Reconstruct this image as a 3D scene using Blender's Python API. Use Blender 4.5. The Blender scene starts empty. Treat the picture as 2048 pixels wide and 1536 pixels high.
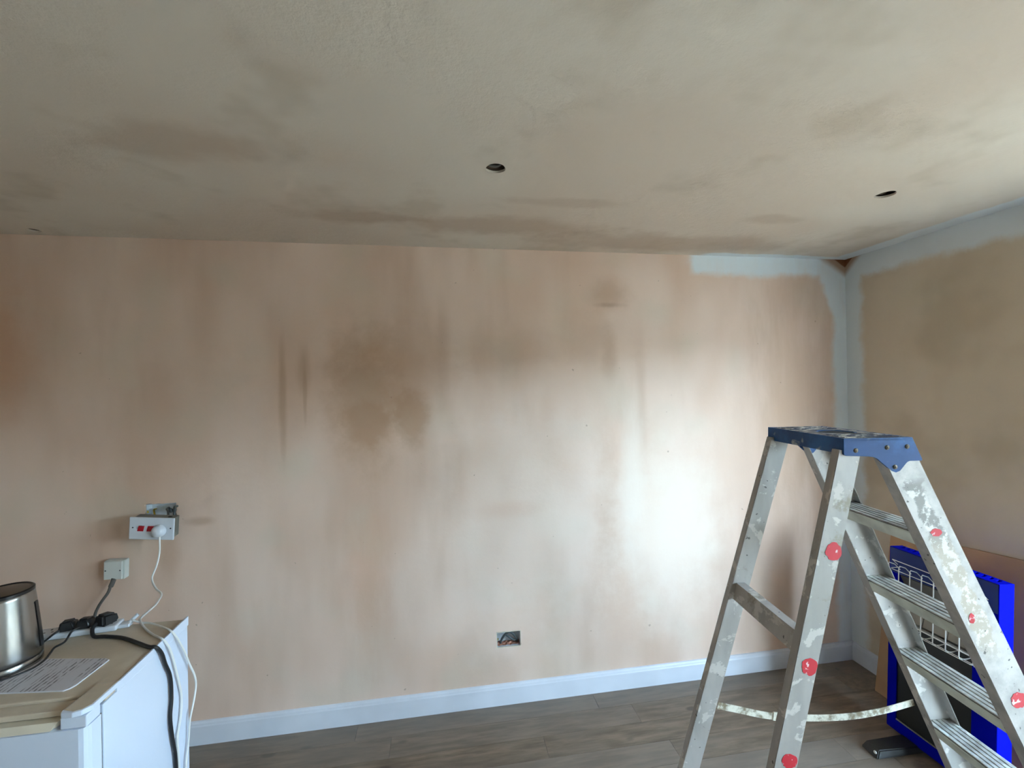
import bpy, bmesh, math, random
from mathutils import Vector, Matrix

random.seed(7)
SC = bpy.context.scene
COL = SC.collection

# ------------------------------------------------------------------ camera
def make_camera():
    f, yaw, pitch, roll = 883.1, 0.155989, 0.002167, -0.017437
    loc = Vector((-2.4114, -2.3172, 1.6797))
    fwd = Vector((math.sin(yaw) * math.cos(pitch), math.cos(yaw) * math.cos(pitch), math.sin(pitch)))
    right = Vector((math.cos(yaw), -math.sin(yaw), 0))
    up = right.cross(fwd)
    r2 = right * math.cos(roll) + up * math.sin(roll)
    u2 = -right * math.sin(roll) + up * math.cos(roll)
    cam = bpy.data.cameras.new('camera')
    cam.sensor_fit = 'HORIZONTAL'
    cam.sensor_width = 36.0
    cam.lens = f / 2048 * 36.0
    cam.clip_start = 0.02
    o = bpy.data.objects.new('camera', cam)
    m = Matrix((r2, u2, -fwd)).transposed().to_4x4()
    m.translation = loc
    o.matrix_world = m
    COL.objects.link(o)
    SC.camera = o
make_camera()

# ------------------------------------------------------------------ world: overcast sky seen through the garden door
SKY_STRENGTH = 8.3
world = bpy.data.worlds.new('overcast_sky')
SC.world = world
world.use_nodes = True
wn = world.node_tree
wn.nodes.clear()
w_out = wn.nodes.new('ShaderNodeOutputWorld')
w_bg = wn.nodes.new('ShaderNodeBackground')
# clear-sky falloff: pale and bright towards the horizon, deeper blue overhead
w_tc = wn.nodes.new('ShaderNodeTexCoord')
w_sep = wn.nodes.new('ShaderNodeSeparateXYZ')
w_ramp = wn.nodes.new('ShaderNodeValToRGB')
wn.links.new(w_tc.outputs['Generated'], w_sep.inputs[0])
wn.links.new(w_sep.outputs[2], w_ramp.inputs[0])
els = w_ramp.color_ramp.elements
els[0].position = 0.0
els[0].color = (1.15, 1.55, 1.85, 1)
els[1].position = 1.0
els[1].color = (0.16, 0.28, 0.46, 1)
for p_, c_ in ((0.16, (1.10, 1.52, 1.85, 1)), (0.38, (0.50, 0.74, 0.98, 1))):
    e_ = els.new(p_)
    e_.color = c_
wn.links.new(w_ramp.outputs[0], w_bg.inputs['Color'])
w_bg.inputs['Strength'].default_value = SKY_STRENGTH
wn.links.new(w_bg.outputs[0], w_out.inputs[0])

# garden door opening in the right-hand wall, just out of frame
DOOR_Y0, DOOR_Y1, DOOR_Z = -1.08, -3.75, 2.00
portal = bpy.data.lights.new('door_portal', 'AREA')
portal.shape = 'RECTANGLE'
portal.size = DOOR_Z
portal.size_y = DOOR_Y0 - DOOR_Y1
portal.cycles.is_portal = True
po = bpy.data.objects.new('door_portal', portal)
po.location = (0.11, (DOOR_Y0 + DOOR_Y1) / 2, DOOR_Z / 2)
po.rotation_euler = (0, math.pi / 2, 0)
COL.objects.link(po)

SC.view_settings.view_transform = 'Standard'
SC.view_settings.look = 'None'
SC.view_settings.gamma = 1.0
SC.view_settings.use_curve_mapping = False
SC.view_settings.exposure = 1.82
SC.cycles.max_bounces = 6
SC.cycles.diffuse_bounces = 4
SC.cycles.glossy_bounces = 3
SC.cycles.transmission_bounces = 2
SC.cycles.use_adaptive_sampling = True
SC.cycles.adaptive_threshold = 0.12
SC.cycles.adaptive_min_samples = 12
SC.cycles.use_denoising = True

# ------------------------------------------------------------------ node helpers
def srgb(r, g, b):
    def c(v):
        v /= 255.0
        return v / 12.92 if v <= 0.04045 else ((v + 0.055) / 1.055) ** 2.4
    return (c(r), c(g), c(b), 1.0)

class NT:
    """small wrapper to write node graphs as expressions"""
    def __init__(self, name):
        self.mat = bpy.data.materials.new(name)
        self.mat.use_nodes = True
        self.t = self.mat.node_tree
        self.t.nodes.clear()
        self.out = self.t.nodes.new('ShaderNodeOutputMaterial')
        self.bsdf = self.t.nodes.new('ShaderNodeBsdfPrincipled')
        self.t.links.new(self.bsdf.outputs[0], self.out.inputs[0])
        self._tc = None
    def put(self, sock, v):
        if isinstance(v, bpy.types.NodeSocket):
            self.t.links.new(v, sock)
        else:
            sock.default_value = v
    def set(self, **kw):
        for k, v in kw.items():
            self.put(self.bsdf.inputs[k.replace('_', ' ')], v)
        return self
    def obj(self):
        if not self._tc:
            self._tc = self.t.nodes.new('ShaderNodeTexCoord')
        return self._tc.outputs['Object']
    def m(self, op, a, b=0.0, c=0.0, clamp=False):
        n = self.t.nodes.new('ShaderNodeMath')
        n.operation = op
        n.use_clamp = clamp
        self.put(n.inputs[0], a); self.put(n.inputs[1], b); self.put(n.inputs[2], c)
        return n.outputs[0]
    def vm(self, op, a, b=(0, 0, 0)):
        n = self.t.nodes.new('ShaderNodeVectorMath')
        n.operation = op
        self.put(n.inputs[0], a); self.put(n.inputs[1], b)
        return n.outputs['Value'] if op == 'LENGTH' else n.outputs[0]
    def xyz(self, v):
        n = self.t.nodes.new('ShaderNodeSeparateXYZ')
        self.put(n.inputs[0], v)
        return n.outputs[0], n.outputs[1], n.outputs[2]
    def noise(self, scale, detail=3.0, vec=None, stretch=None, rough=0.5, dist=0.0, offs=(0, 0, 0)):
        v = vec if vec is not None else self.obj()
        if stretch: v = self.vm('MULTIPLY', v, stretch)
        if offs != (0, 0, 0): v = self.vm('ADD', v, offs)
        n = self.t.nodes.new('ShaderNodeTexNoise')
        self.put(n.inputs['Vector'], v)
        n.inputs['Scale'].default_value = scale
        n.inputs['Detail'].default_value = detail
        n.inputs['Roughness'].default_value = rough
        n.inputs['Distortion'].default_value = dist
        return n.outputs['Fac']
    def voro(self, scale, vec=None, stretch=None):
        v = vec if vec is not None else self.obj()
        if stretch: v = self.vm('MULTIPLY', v, stretch)
        n = self.t.nodes.new('ShaderNodeTexVoronoi')
        self.put(n.inputs['Vector'], v)
        n.inputs['Scale'].default_value = scale
        return n.outputs['Distance']
    def step(self, v, a, b, lo=0.0, hi=1.0):
        n = self.t.nodes.new('ShaderNodeMapRange')
        n.interpolation_type = 'SMOOTHSTEP'
        self.put(n.inputs['Value'], v)
        n.inputs['From Min'].default_value = a
        n.inputs['From Max'].default_value = b
        n.inputs['To Min'].default_value = lo
        n.inputs['To Max'].default_value = hi
        return n.outputs[0]
    def mix(self, fac, a, b):
        n = self.t.nodes.new('ShaderNodeMix')
        n.data_type = 'RGBA'
        self.put(n.inputs[0], fac); self.put(n.inputs[6], a); self.put(n.inputs[7], b)
        return n.outputs[2]
    def bump(self, h, strength=0.3, dist=0.01):
        n = self.t.nodes.new('ShaderNodeBump')
        n.inputs['Strength'].default_value = strength
        n.inputs['Distance'].default_value = dist
        self.put(n.inputs['Height'], h)
        self.t.links.new(n.outputs[0], self.bsdf.inputs['Normal'])
    def blob(self, c, r, wob, edge=0.45, amt=1.0):
        """soft irregular patch round c with radii r; wob is a noise socket"""
        v = self.vm('DIVIDE', self.vm('SUBTRACT', self.obj(), c), r)
        d = self.vm('LENGTH', v)
        d = self.m('ADD', d, self.m('MULTIPLY', self.m('SUBTRACT', wob, 0.5), 1.6))
        return self.step(d, 1.0 - edge, 1.0 + edge, amt, 0.0)

def simple(name, col, rough=0.5, metal=0.0, var=0.06, scale=6.0, bump=0.0, bscale=60.0, coat=0.0, spec=0.5):
    n = NT(name)
    n.bsdf.inputs['Specular IOR Level'].default_value = spec
    k = n.noise(scale, 2)
    dark = tuple(c * (1 - 2.2 * var) for c in col[:3]) + (1,)
    lite = tuple(min(1, c * (1 + 1.2 * var)) for c in col[:3]) + (1,)
    n.set(Base_Color=n.mix(n.step(k, 0.3, 0.7), dark, lite), Roughness=rough, Metallic=metal)
    if coat: n.set(Coat_Weight=coat)
    if bump: n.bump(n.noise(bscale, 3), bump, 0.002)
    return n.mat

# ------------------------------------------------------------------ surface materials
PLASTER_DRY = srgb(229, 205, 189)
PLASTER_MID = srgb(217, 188, 168)
PLASTER_DAMP_AND_SHADE = srgb(178, 144, 116)
PLASTER_RED = srgb(206, 158, 126)
PAINT = srgb(222, 230, 234)
RAW = srgb(120, 72, 38)

def plaster_base(n, tint=1.0):
    big = n.noise(1.3, 2, stretch=(1.5, 1.5, 0.75), rough=0.55)
    drag = n.noise(2.2, 3, stretch=(1.9, 1.9, 0.40), rough=0.5, offs=(3.1, 1.7, 0.4))
    col = n.mix(n.step(big, 0.36, 0.66), PLASTER_DRY, PLASTER_MID)
    col = n.mix(n.m('MULTIPLY', n.step(drag, 0.48, 0.80), 0.34), col, PLASTER_DAMP_AND_SHADE)
    hue = n.noise(3.0, 1, offs=(9, 2, 5))
    col = n.mix(n.m('MULTIPLY', n.step(hue, 0.5, 0.75), 0.30), col, srgb(205, 200, 182))
    return col

def finish_plaster(n, col, rough=0.62):
    ridge = n.noise(9, 4, rough=0.7)
    n.set(Base_Color=col, Roughness=rough)
    n.bsdf.inputs['Specular IOR Level'].default_value = 0.35
    n.bump(ridge, 0.14, 0.01)

def mat_wall_back():
    n = NT('bare_plaster_back')
    col = plaster_base(n)
    wob = n.noise(6, 4, rough=0.65)
    wobv = n.noise(9, 3, stretch=(1, 1, 0.25), rough=0.65, offs=(4, 0, 2))
    def st(col, c, r, w, colr, amt, edge=0.45):
        return n.mix(n.blob(c, r, w, edge, amt), col, colr)
    # damp patches, drips and drying marks, plus painted shade beside the ladder
    col = st(col, (-2.80, 0, 1.62), (0.16, 1, 0.30), wob, PLASTER_DAMP_AND_SHADE, 0.62, 0.6)
    col = st(col, (-2.80, 0, 1.50), (0.13, 1, 0.11), wob, PLASTER_DAMP_AND_SHADE, 0.45, 0.35)
    col = st(col, (-2.57, 0, 1.51), (0.08, 1, 0.14), wob, PLASTER_DAMP_AND_SHADE, 0.62, 0.4)
    col = st(col, (-2.62, 0, 1.78), (0.24, 1, 0.22), wob, PLASTER_DAMP_AND_SHADE, 0.30, 0.7)
    col = st(col, (-3.188, 0, 1.66), (0.016, 1, 0.24), wobv, PLASTER_DAMP_AND_SHADE, 0.60, 0.7)
    col = st(col, (-3.09, 0, 1.78), (0.026, 1, 0.10), wobv, PLASTER_DAMP_AND_SHADE, 0.45, 0.8)
    col = st(col, (-3.085, 0, 1.66), (0.008, 1, 0.12), wobv, PLASTER_DAMP_AND_SHADE, 0.45, 0.7)
    col = st(col, (-1.50, 0, 2.16), (0.10, 1, 0.07), wob, PLASTER_DAMP_AND_SHADE, 0.50, 0.9)
    col = st(col, (-1.50, 0, 2.11), (0.07, 1, 0.012), wob, srgb(150, 118, 94), 0.40, 0.9)
    col = st(col, (-1.50, 0, 1.84), (0.035, 1, 0.12), wob, PLASTER_DAMP_AND_SHADE, 0.35, 0.9)
    col = st(col, (-1.60, 0, 1.92), (0.12, 1, 0.13), wob, PLASTER_DAMP_AND_SHADE, 0.25, 0.8)
    col = st(col, (-2.05, 0, 1.85), (0.20, 1, 0.12), wob, PLASTER_DAMP_AND_SHADE, 0.28, 0.8)
    col = st(col, (-2.41, 0, 1.86), (0.03, 1, 0.22), wobv, PLASTER_DAMP_AND_SHADE, 0.25, 0.8)
    col = st(col, (-1.32, 0, 1.55), (0.024, 1, 0.26), wobv, PLASTER_DAMP_AND_SHADE, 0.28, 0.9)
    col = st(col, (-1.52, 0, 1.02), (0.055, 1, 0.36), wobv, PLASTER_DAMP_AND_SHADE, 0.32, 0.8)
    col = st(col, (-1.38, 0, 1.20), (0.06, 1, 0.40), wobv, srgb(236, 224, 212), 0.6, 0.7)
    col = st(col, (-1.18, 0, 0.85), (0.30, 1, 0.45), wob, srgb(236, 222, 208), 0.6, 0.7)
    col = st(col, (-1.95, 0, 0.95), (0.40, 1, 0.50), wob, srgb(232, 216, 204), 0.5, 0.7)
    col = st(col, (-2.80, 0, 0.70), (0.10, 1, 0.32), wobv, PLASTER_RED, 0.40, 0.7)
    col = st(col, (-2.72, 0, 0.40), (0.12, 1, 0.30), wobv, PLASTER_DAMP_AND_SHADE, 0.20, 0.8)
    col = st(col, (-2.15, 0, 0.12), (0.12, 1, 0.13), wob, PLASTER_DAMP_AND_SHADE, 0.38, 0.7)
    col = st(col, (-2.08, 0, 1.02), (0.16, 1, 0.04), wob, PLASTER_RED, 0.18, 0.8)
    col = st(col, (-4.40, 0, 1.88), (0.14, 1, 0.25), wob, PLASTER_RED, 0.6, 0.7)
    col = st(col, (-3.55, 0, 1.50), (0.35, 1, 0.25), wob, PLASTER_DAMP_AND_SHADE, 0.20, 0.8)
    col = st(col, (-0.55, 0, 1.15), (0.26, 1, 0.85), wobv, PLASTER_MID, 0.8, 0.7)  # this and the next: ladder shading and grazing falloff put into plaster colour
    col = st(col, (-0.35, 0, 1.55), (0.20, 1, 0.55), wobv, PLASTER_DAMP_AND_SHADE, 0.55, 0.8)
    col = st(col, (-3.56, 0, 1.055), (0.06, 1, 0.02), wob, PLASTER_DAMP_AND_SHADE, 0.5, 0.6)
    col = st(col, (-3.70, 0, 0.93), (0.04, 1, 0.10), wob, PLASTER_DAMP_AND_SHADE, 0.35, 0.7)
    # small specks
    sp = n.step(n.noise(26, 2, offs=(0, 0, 7)), 0.735, 0.76)
    col = n.mix(n.m('MULTIPLY', sp, 0.45), col, srgb(140, 112, 92))
    # white paint cut in round the corner
    x, y, z = n.xyz(n.obj())
    ww = n.m('MULTIPLY', n.m('SUBTRACT', wob, 0.5), 0.08)
    top = n.m('MULTIPLY', n.step(n.m('ADD', z, ww), 2.265, 2.320), n.step(n.m('ADD', x, ww), -1.035, -0.975))
    flare = n.step(z, 2.0, 2.38, 0.0, 0.10)
    side = n.step(n.m('ADD', n.m('ADD', x, flare), ww), -0.120, -0.066)
    pm = n.m('MAXIMUM', top, side)
    thin = n.step(wobv, 0.2, 0.55, 0.70, 0.98)
    col = n.mix(n.m('MULTIPLY', pm, thin), col, PAINT)
    # missing plaster in the very corner
    tri = n.m('ADD', n.m('MULTIPLY', x, -0.60), n.m('SUBTRACT', 2.4, z))
    raw = n.step(n.m('ADD', tri, n.m('MULTIPLY', ww, 0.3)), 0.070, 0.125, 1.0, 0.0)
    col = n.mix(raw, col, srgb(176, 146, 122))
    raw2 = n.step(n.m('ADD', tri, n.m('MULTIPLY', ww, 0.2)), 0.040, 0.052, 1.0, 0.0)
    col = n.mix(raw2, col, RAW)
    finish_plaster(n, col)
    return n.mat

def mat_wall_right():
    n = NT('bare_plaster_right')
    col = plaster_base(n)
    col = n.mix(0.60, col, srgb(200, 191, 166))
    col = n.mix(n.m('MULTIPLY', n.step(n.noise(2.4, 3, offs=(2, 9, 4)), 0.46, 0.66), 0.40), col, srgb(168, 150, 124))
    x, y, z = n.xyz(n.obj())
    ww = n.m('MULTIPLY', n.m('SUBTRACT', n.noise(8, 4, rough=0.65, offs=(7, 5, 1)), 0.5), 0.08)
    side = n.step(n.m('ADD', y, ww), -0.130, -0.076)
    top = n.step(n.m('ADD', z, ww), 2.250, 2.306)
    thin = 0.88
    col = n.mix(n.m('MULTIPLY', n.m('MAXIMUM', side, top), thin), col, PAINT)
    tri = n.m('ADD', n.m('MULTIPLY', y, -0.95), n.m('SUBTRACT', 2.4, z))
    col = n.mix(n.step(n.m('ADD', tri, n.m('MULTIPLY', ww, 0.3)), 0.06, 0.115, 1.0, 0.0), col, srgb(176, 146, 122))
    col = n.mix(n.step(tri, 0.040, 0.052, 1.0, 0.0), col, RAW)
    finish_plaster(n, col)
    return n.mat

def mat_plain_plaster():
    return simple('pale_emulsion', srgb(216, 197, 178), 0.7, var=0.08, scale=2)

def mat_ceiling():
    n = NT('bare_plaster_ceiling')
    big = n.noise(1.1, 2, rough=0.6)
    med = n.noise(2.6, 3, rough=0.6, offs=(5, 1, 0))
    col = n.mix(n.step(big, 0.35, 0.65), srgb(212, 201, 187), srgb(206, 190, 174))
    col = n.mix(n.m('MULTIPLY', n.step(med, 0.52, 0.70), 0.45), col, srgb(176, 160, 140))
    wob = n.noise(6, 3, rough=0.65)
    for c, r, a in (((-2.15, -0.33, 2.4), (0.45, 0.10, 1), 0.55), ((-1.2, -0.18, 2.4), (0.6, 0.13, 1), 0.55),
                    ((-2.75, -0.38, 2.4), (0.25, 0.06, 1), 0.5), ((-0.95, -0.55, 2.4), (0.12, 0.05, 1), 0.4),
                    ((-3.2, -0.9, 2.4), (0.20, 0.10, 1), 0.4), ((-1.9, -0.62, 2.4), (0.22, 0.04, 1), 0.35)):
        col = n.mix(n.blob(c, r, wob, 0.5, a), col, srgb(170, 146, 124))
    x, y, z = n.xyz(n.obj())
    ww = n.m('MULTIPLY', n.m('SUBTRACT', wob, 0.5), 0.07)
    a = n.m('MULTIPLY', n.step(n.m('ADD', y, ww), -0.062, -0.040), n.step(n.m('ADD', x, ww), -0.97, -0.90))
    b = n.step(n.m('ADD', x, ww), -0.115, -0.085)
    col = n.mix(n.m('MULTIPLY', n.m('MAXIMUM', a, b), 0.85), col, PAINT)
    # rough trowelled patches
    mask = n.step(n.noise(1.4, 1, offs=(8, 4, 0)), 0.46, 0.62, 0.30, 1.0)
    rough = n.noise(24, 4, rough=0.7)
    n.set(Base_Color=col, Roughness=0.6)
    n.bsdf.inputs['Specular IOR Level'].default_value = 0.35
    n.bump(n.m('MULTIPLY', rough, mask), 0.34, 0.013)
    return n.mat

def mat_plank():
    n = NT('grey_oak_laminate')
    oi = n.t.nodes.new('ShaderNodeObjectInfo')
    rnd = oi.outputs['Random']
    off = n.t.nodes.new('ShaderNodeCombineXYZ')
    n.put(off.inputs[0], n.m('MULTIPLY', rnd, 37.0)); n.put(off.inputs[1], n.m('MULTIPLY', rnd, 91.0))
    v = n.vm('ADD', n.obj(), off.outputs[0])
    g = n.noise(6, 4, vec=v, stretch=(0.75, 5, 1), rough=0.62)
    g2 = n.noise(3, 2, vec=v, stretch=(0.8, 3, 1))
    col = n.mix(n.step(g, 0.30, 0.74), srgb(96, 81, 66), srgb(138, 121, 103))
    col = n.mix(n.m('MULTIPLY', n.step(g2, 0.45, 0.7), 0.5), col, srgb(112, 100, 88))
    kn = n.step(n.voro(2.6, vec=v, stretch=(1, 2.2, 1)), 0.05, 0.11, 0.75, 0.0)
    col = n.mix(kn, col, srgb(66, 56, 47))
    col = n.mix(n.m('MULTIPLY', n.step(rnd, 0.0, 1.0), 0.5), col, srgb(136, 126, 116))
    n.set(Base_Color=col, Roughness=n.step(g, 0.2, 0.8, 0.42, 0.56))
    n.bump(g, 0.12, 0.002)
    return n.mat

M = {}
M['wall_back'] = mat_wall_back()
M['wall_right'] = mat_wall_right()
M['plaster'] = mat_plain_plaster()
M['ceiling'] = mat_ceiling()
M['plank'] = mat_plank()
M['skirting'] = simple('white_gloss_skirting', srgb(214, 218, 226), 0.35, var=0.02)
M['underlay'] = simple('floor_underlay', srgb(48, 42, 36), 0.9)
M['frame'] = simple('white_plastic_frame', srgb(225, 228, 230), 0.35, var=0.02)
M['paving'] = simple('pale_paving', srgb(208, 182, 152), 0.9, var=0.06)
M['sky_cutoff'] = simple('brown_sky_cutoff', srgb(66, 62, 48), 0.9, var=0.1)
M['void'] = simple('dusty_timber', srgb(96, 78, 62), 0.9, var=0.12)

def mat_alu(name, dirt=0.5):
    n = NT(name)
    brushed = n.noise(14, 4, stretch=(1, 1, 0.25))
    col = n.mix(n.step(brushed, 0.3, 0.7), srgb(150, 146, 140), srgb(172, 166, 160))
    splat = n.noise(16, 5, rough=0.6, dist=0.3)
    white = n.step(splat, 0.56, 0.60)
    col = n.mix(n.m('MULTIPLY', white, 0.75), col, srgb(200, 194, 186))
    grime = n.noise(9, 6, rough=0.7, offs=(4, 4, 4))
    gm = n.step(grime, 0.62 - 0.08 * dirt, 0.72 - 0.05 * dirt, 0.0, 0.75)
    col = n.mix(gm, col, srgb(126, 118, 98))
    dk = n.step(n.noise(55, 2, offs=(1, 8, 3)), 0.71, 0.74, 0.0, 0.85)
    col = n.mix(dk, col, srgb(58, 58, 54))
    metal = n.m('MULTIPLY', n.m('SUBTRACT', 1.0, n.m('MAXIMUM', white, gm)), 0.14)
    n.set(Base_Color=col, Metallic=metal, Roughness=n.step(splat, 0.4, 0.6, 0.46, 0.62))
    n.bump(splat, 0.25, 0.002)
    return n.mat
M['alu'] = mat_alu('paint_spattered_aluminium', 0.4)
M['alu_dirty'] = mat_alu('worn_paint_spattered_aluminium', 1.0)

def mat_stile():
    # near stile: scuffed white-ish metal with a worn-off sticker and tan residue down its middle
    n = NT('aluminium_with_worn_sticker')
    x, y, z = n.xyz(n.obj())
    e = n.m('SUBTRACT', x, n.m('ADD', -0.0965, n.m('MULTIPLY', 0.4536, n.m('SUBTRACT', 1.5268, z))))
    k = n.noise(13, 5, rough=0.65)
    k2 = n.noise(42, 4, rough=0.7, offs=(5, 2, 9))
    col = n.mix(n.step(k, 0.35, 0.65), srgb(158, 153, 147), srgb(184, 178, 171))
    wob = n.m('MULTIPLY', n.m('SUBTRACT', k, 0.5), 0.09)
    band = n.step(n.m('ADD', n.m('ABSOLUTE', n.m('ADD', e, 0.004)), wob), 0.020, 0.030, 1.0, 0.0)
    band = n.m('MULTIPLY', band, n.m('MULTIPLY', n.step(z, 0.93, 1.02), n.step(z, 1.40, 1.43, 1.0, 0.0)))
    worn = n.mix(n.step(z, 1.22, 1.30), srgb(168, 156, 138), srgb(120, 116, 110))
    worn = n.mix(n.step(k2, 0.48, 0.60), worn, srgb(204, 198, 190))
    col = n.mix(n.m('MULTIPLY', band, 0.85), col, worn)
    dk = n.step(n.noise(55, 2, offs=(1, 8, 3)), 0.70, 0.73, 0.0, 0.85)
    col = n.mix(dk, col, srgb(70, 68, 64))
    n.set(Base_Color=col, Metallic=0.15, Roughness=0.58)
    n.bump(k2, 0.2, 0.002)
    return n.mat
M['stile'] = mat_stile()

def mat_tread():
    n = NT('ribbed_worn_aluminium')
    k = n.noise(20, 5, stretch=(1, 1, 1), rough=0.65)
    col = n.mix(n.step(k, 0.35, 0.65), srgb(150, 147, 138), srgb(196, 194, 186))
    w = n.step(n.noise(12, 4, offs=(3, 3, 3)), 0.58, 0.62)
    col = n.mix(n.m('MULTIPLY', w, 0.6), col, srgb(228, 232, 226))
    n.set(Base_Color=col, Metallic=0.45, Roughness=0.42)
    return n.mat
M['tread'] = mat_tread()
M['lip'] = simple('lit_pale_green_grey_metal', srgb(206, 209, 196), 0.5, 0.0, var=0.10, scale=14, bump=0.2, bscale=60)  # green-white paint, lightened further for the light the lips catch
M['groove'] = simple('dark_groove', srgb(64, 58, 50), 0.7, var=0.2, scale=20)  # dark sheet in the gaps between tread ribs

def mat_cap():
    n = NT('scuffed_blue_plastic')
    k = n.noise(10, 5, rough=0.6)
    col = n.mix(n.step(k, 0.4, 0.7), srgb(14, 60, 112), srgb(28, 88, 146))
    s = n.step(n.noise(18, 5, dist=0.5, offs=(6, 2, 1)), 0.60, 0.68, 0.0, 0.6)
    col = n.mix(s, col, srgb(172, 180, 172))
    n.set(Base_Color=col, Roughness=0.45)
    n.bsdf.inputs['Specular IOR Level'].default_value = 0.3
    n.bump(k, 0.15, 0.003)
    return n.mat
M['cap'] = mat_cap()

def mat_cap_top():
    n = NT('paint_spattered_platform')
    k = n.noise(30, 4, stretch=(1, 2.5, 1), rough=0.65)
    col = n.mix(n.step(k, 0.45, 0.62), srgb(48, 56, 76), srgb(206, 200, 190))
    k2 = n.step(n.noise(9, 4, offs=(2, 2, 2)), 0.55, 0.65)
    col = n.mix(n.m('MULTIPLY', k2, 0.6), col, srgb(70, 58, 54))
    n.set(Base_Color=col, Roughness=0.5)
    n.bump(k, 0.6, 0.004)
    return n.mat
M['cap_top'] = mat_cap_top()
M['rivet'] = simple('dull_brown_steel', srgb(92, 84, 72), 0.45, 0.6, var=0.2, scale=80)

def mat_red():
    n = NT('chipped_red_paint')
    k = n.noise(60, 4, rough=0.7)
    n.set(Base_Color=n.mix(n.step(k, 0.60, 0.68), srgb(190, 28, 44), srgb(222, 196, 196)), Roughness=0.55)
    return n.mat
M['red'] = mat_red()
def mat_strap():
    n = NT('dirty_cream_webbing')
    k = n.noise(22, 5, rough=0.7)
    n.set(Base_Color=n.mix(n.step(k, 0.42, 0.62), srgb(222, 218, 202), srgb(136, 122, 98)), Roughness=0.8)
    return n.mat
M['strap'] = mat_strap()
M['blue'] = simple('blue_enamel', (0.0006, 0.003, 0.33, 1), 0.6, var=0.05, spec=0.02)
M['blue_shaded'] = simple('shaded_blue_enamel', (0.004, 0.020, 0.16, 1), 0.4, var=0.08, spec=0.3)  # same enamel darkened: shade of the inclined fascia put into the colour
M['black'] = simple('black_enamel', srgb(18, 19, 17), 0.45)
M['recess_shade'] = simple('dark_vent', srgb(14, 14, 22), 0.9)  # near-black backing that stands in for shade behind vent slots and burner
M['ceramic'] = simple('grey_ceramic_plaque', srgb(150, 144, 134), 0.85, var=0.1, bump=0.4, bscale=240)
M['reflector'] = simple('dull_steel_reflector', srgb(150, 148, 140), 0.4, 0.6, var=0.1)
M['wire'] = simple('chromed_wire', srgb(226, 226, 222), 0.35, 0.35, var=0.03)
M['rubber'] = simple('black_plastic_foot', srgb(30, 28, 24), 0.5, var=0.15, scale=15)
M['board'] = simple('brown_hardboard', srgb(190, 152, 112), 0.7, var=0.1, scale=4)
M['white'] = simple('white_enamel', srgb(212, 222, 238), 0.3, var=0.015, scale=2, coat=0.2)
M['white_plastic'] = simple('white_plastic', srgb(208, 214, 222), 0.35, var=0.02)
M['cream'] = simple('cream_edge_and_recess_shade', srgb(216, 206, 186), 0.5, var=0.06, scale=5)  # handle recess shading put into colour; also the cut plaster edge

def mat_fridge_top():
    n = NT('dusty_tan_top')
    k = n.noise(5, 5, rough=0.6)
    dust = n.step(n.noise(3, 3, offs=(2, 7, 0)), 0.4, 0.6)
    col = n.mix(n.step(k, 0.35, 0.65), srgb(194, 179, 158), srgb(210, 197, 177))
    col = n.mix(n.m('MULTIPLY', dust, 0.4), col, srgb(180, 166, 146))
    n.set(Base_Color=col, Roughness=0.42)
    return n.mat
M['fridge_top'] = mat_fridge_top()
M['steel'] = simple('brushed_stainless', srgb(158, 157, 154), 0.24, 1.0, var=0.03, scale=3)
M['kettle_black'] = simple('black_kettle_plastic', srgb(26, 25, 24), 0.3)
M['lid_grey'] = simple('grey_kettle_lid', srgb(120, 112, 104), 0.35, 0.7)
M['cable_black'] = simple('black_cable', srgb(30, 30, 32), 0.45)
M['plug_black'] = simple('black_plug', srgb(20, 20, 22), 0.42)
M['cable_grey'] = simple('grey_cable', srgb(86, 82, 78), 0.55)
M['cable_dark_grey'] = simple('dark_grey_cable', srgb(66, 74, 76), 0.5)
M['cable_white'] = simple('white_cable', srgb(228, 228, 224), 0.4, var=0.02)
M['galv'] = simple('galvanised_steel', srgb(222, 230, 236), 0.4, 0.2, var=0.06, scale=20)
M['grey_box'] = simple('grey_metal_box', srgb(132, 132, 124), 0.5, 0.4, var=0.1)
M['spur'] = simple('aged_white_plastic', srgb(200, 202, 196), 0.4, var=0.04)
M['switch_red'] = simple('red_rocker', srgb(176, 14, 34), 0.35)
M['brass'] = simple('yellow_brass', srgb(186, 158, 64), 0.35, 0.7)
M['screw'] = simple('dark_screw', srgb(70, 74, 80), 0.4, 0.7)
M['brick'] = simple('broken_brick_dust', srgb(172, 120, 100), 0.95, var=0.2, scale=40, bump=0.6, bscale=120)
M['dark'] = simple('dark_opening', srgb(20, 18, 15), 0.9)

def mat_paper():
    n = NT('printed_paper')
    x, y, z = n.xyz(n.obj())
    # rows of illegible grey print running along the long side
    row = n.m('SINE', n.m('MULTIPLY', x, 520.0))
    words = n.noise(60, 2, stretch=(4.0, 0.9, 1))
    ink = n.m('MULTIPLY', n.step(row, 0.0, 0.5), n.step(words, 0.42, 0.50))
    blocks = n.step(n.noise(9, 2, stretch=(2.4, 0.5, 1), offs=(1, 3, 0)), 0.42, 0.52)
    col = n.mix(n.m('MULTIPLY', n.m('MULTIPLY', ink, blocks), 0.8), srgb(204, 202, 208), srgb(84, 78, 84))
    n.set(Base_Color=col, Roughness=0.35)
    return n.mat
M['paper'] = mat_paper()
M['paper_edge'] = simple('white_paper', srgb(222, 224, 232), 0.4, var=0.02)

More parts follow.
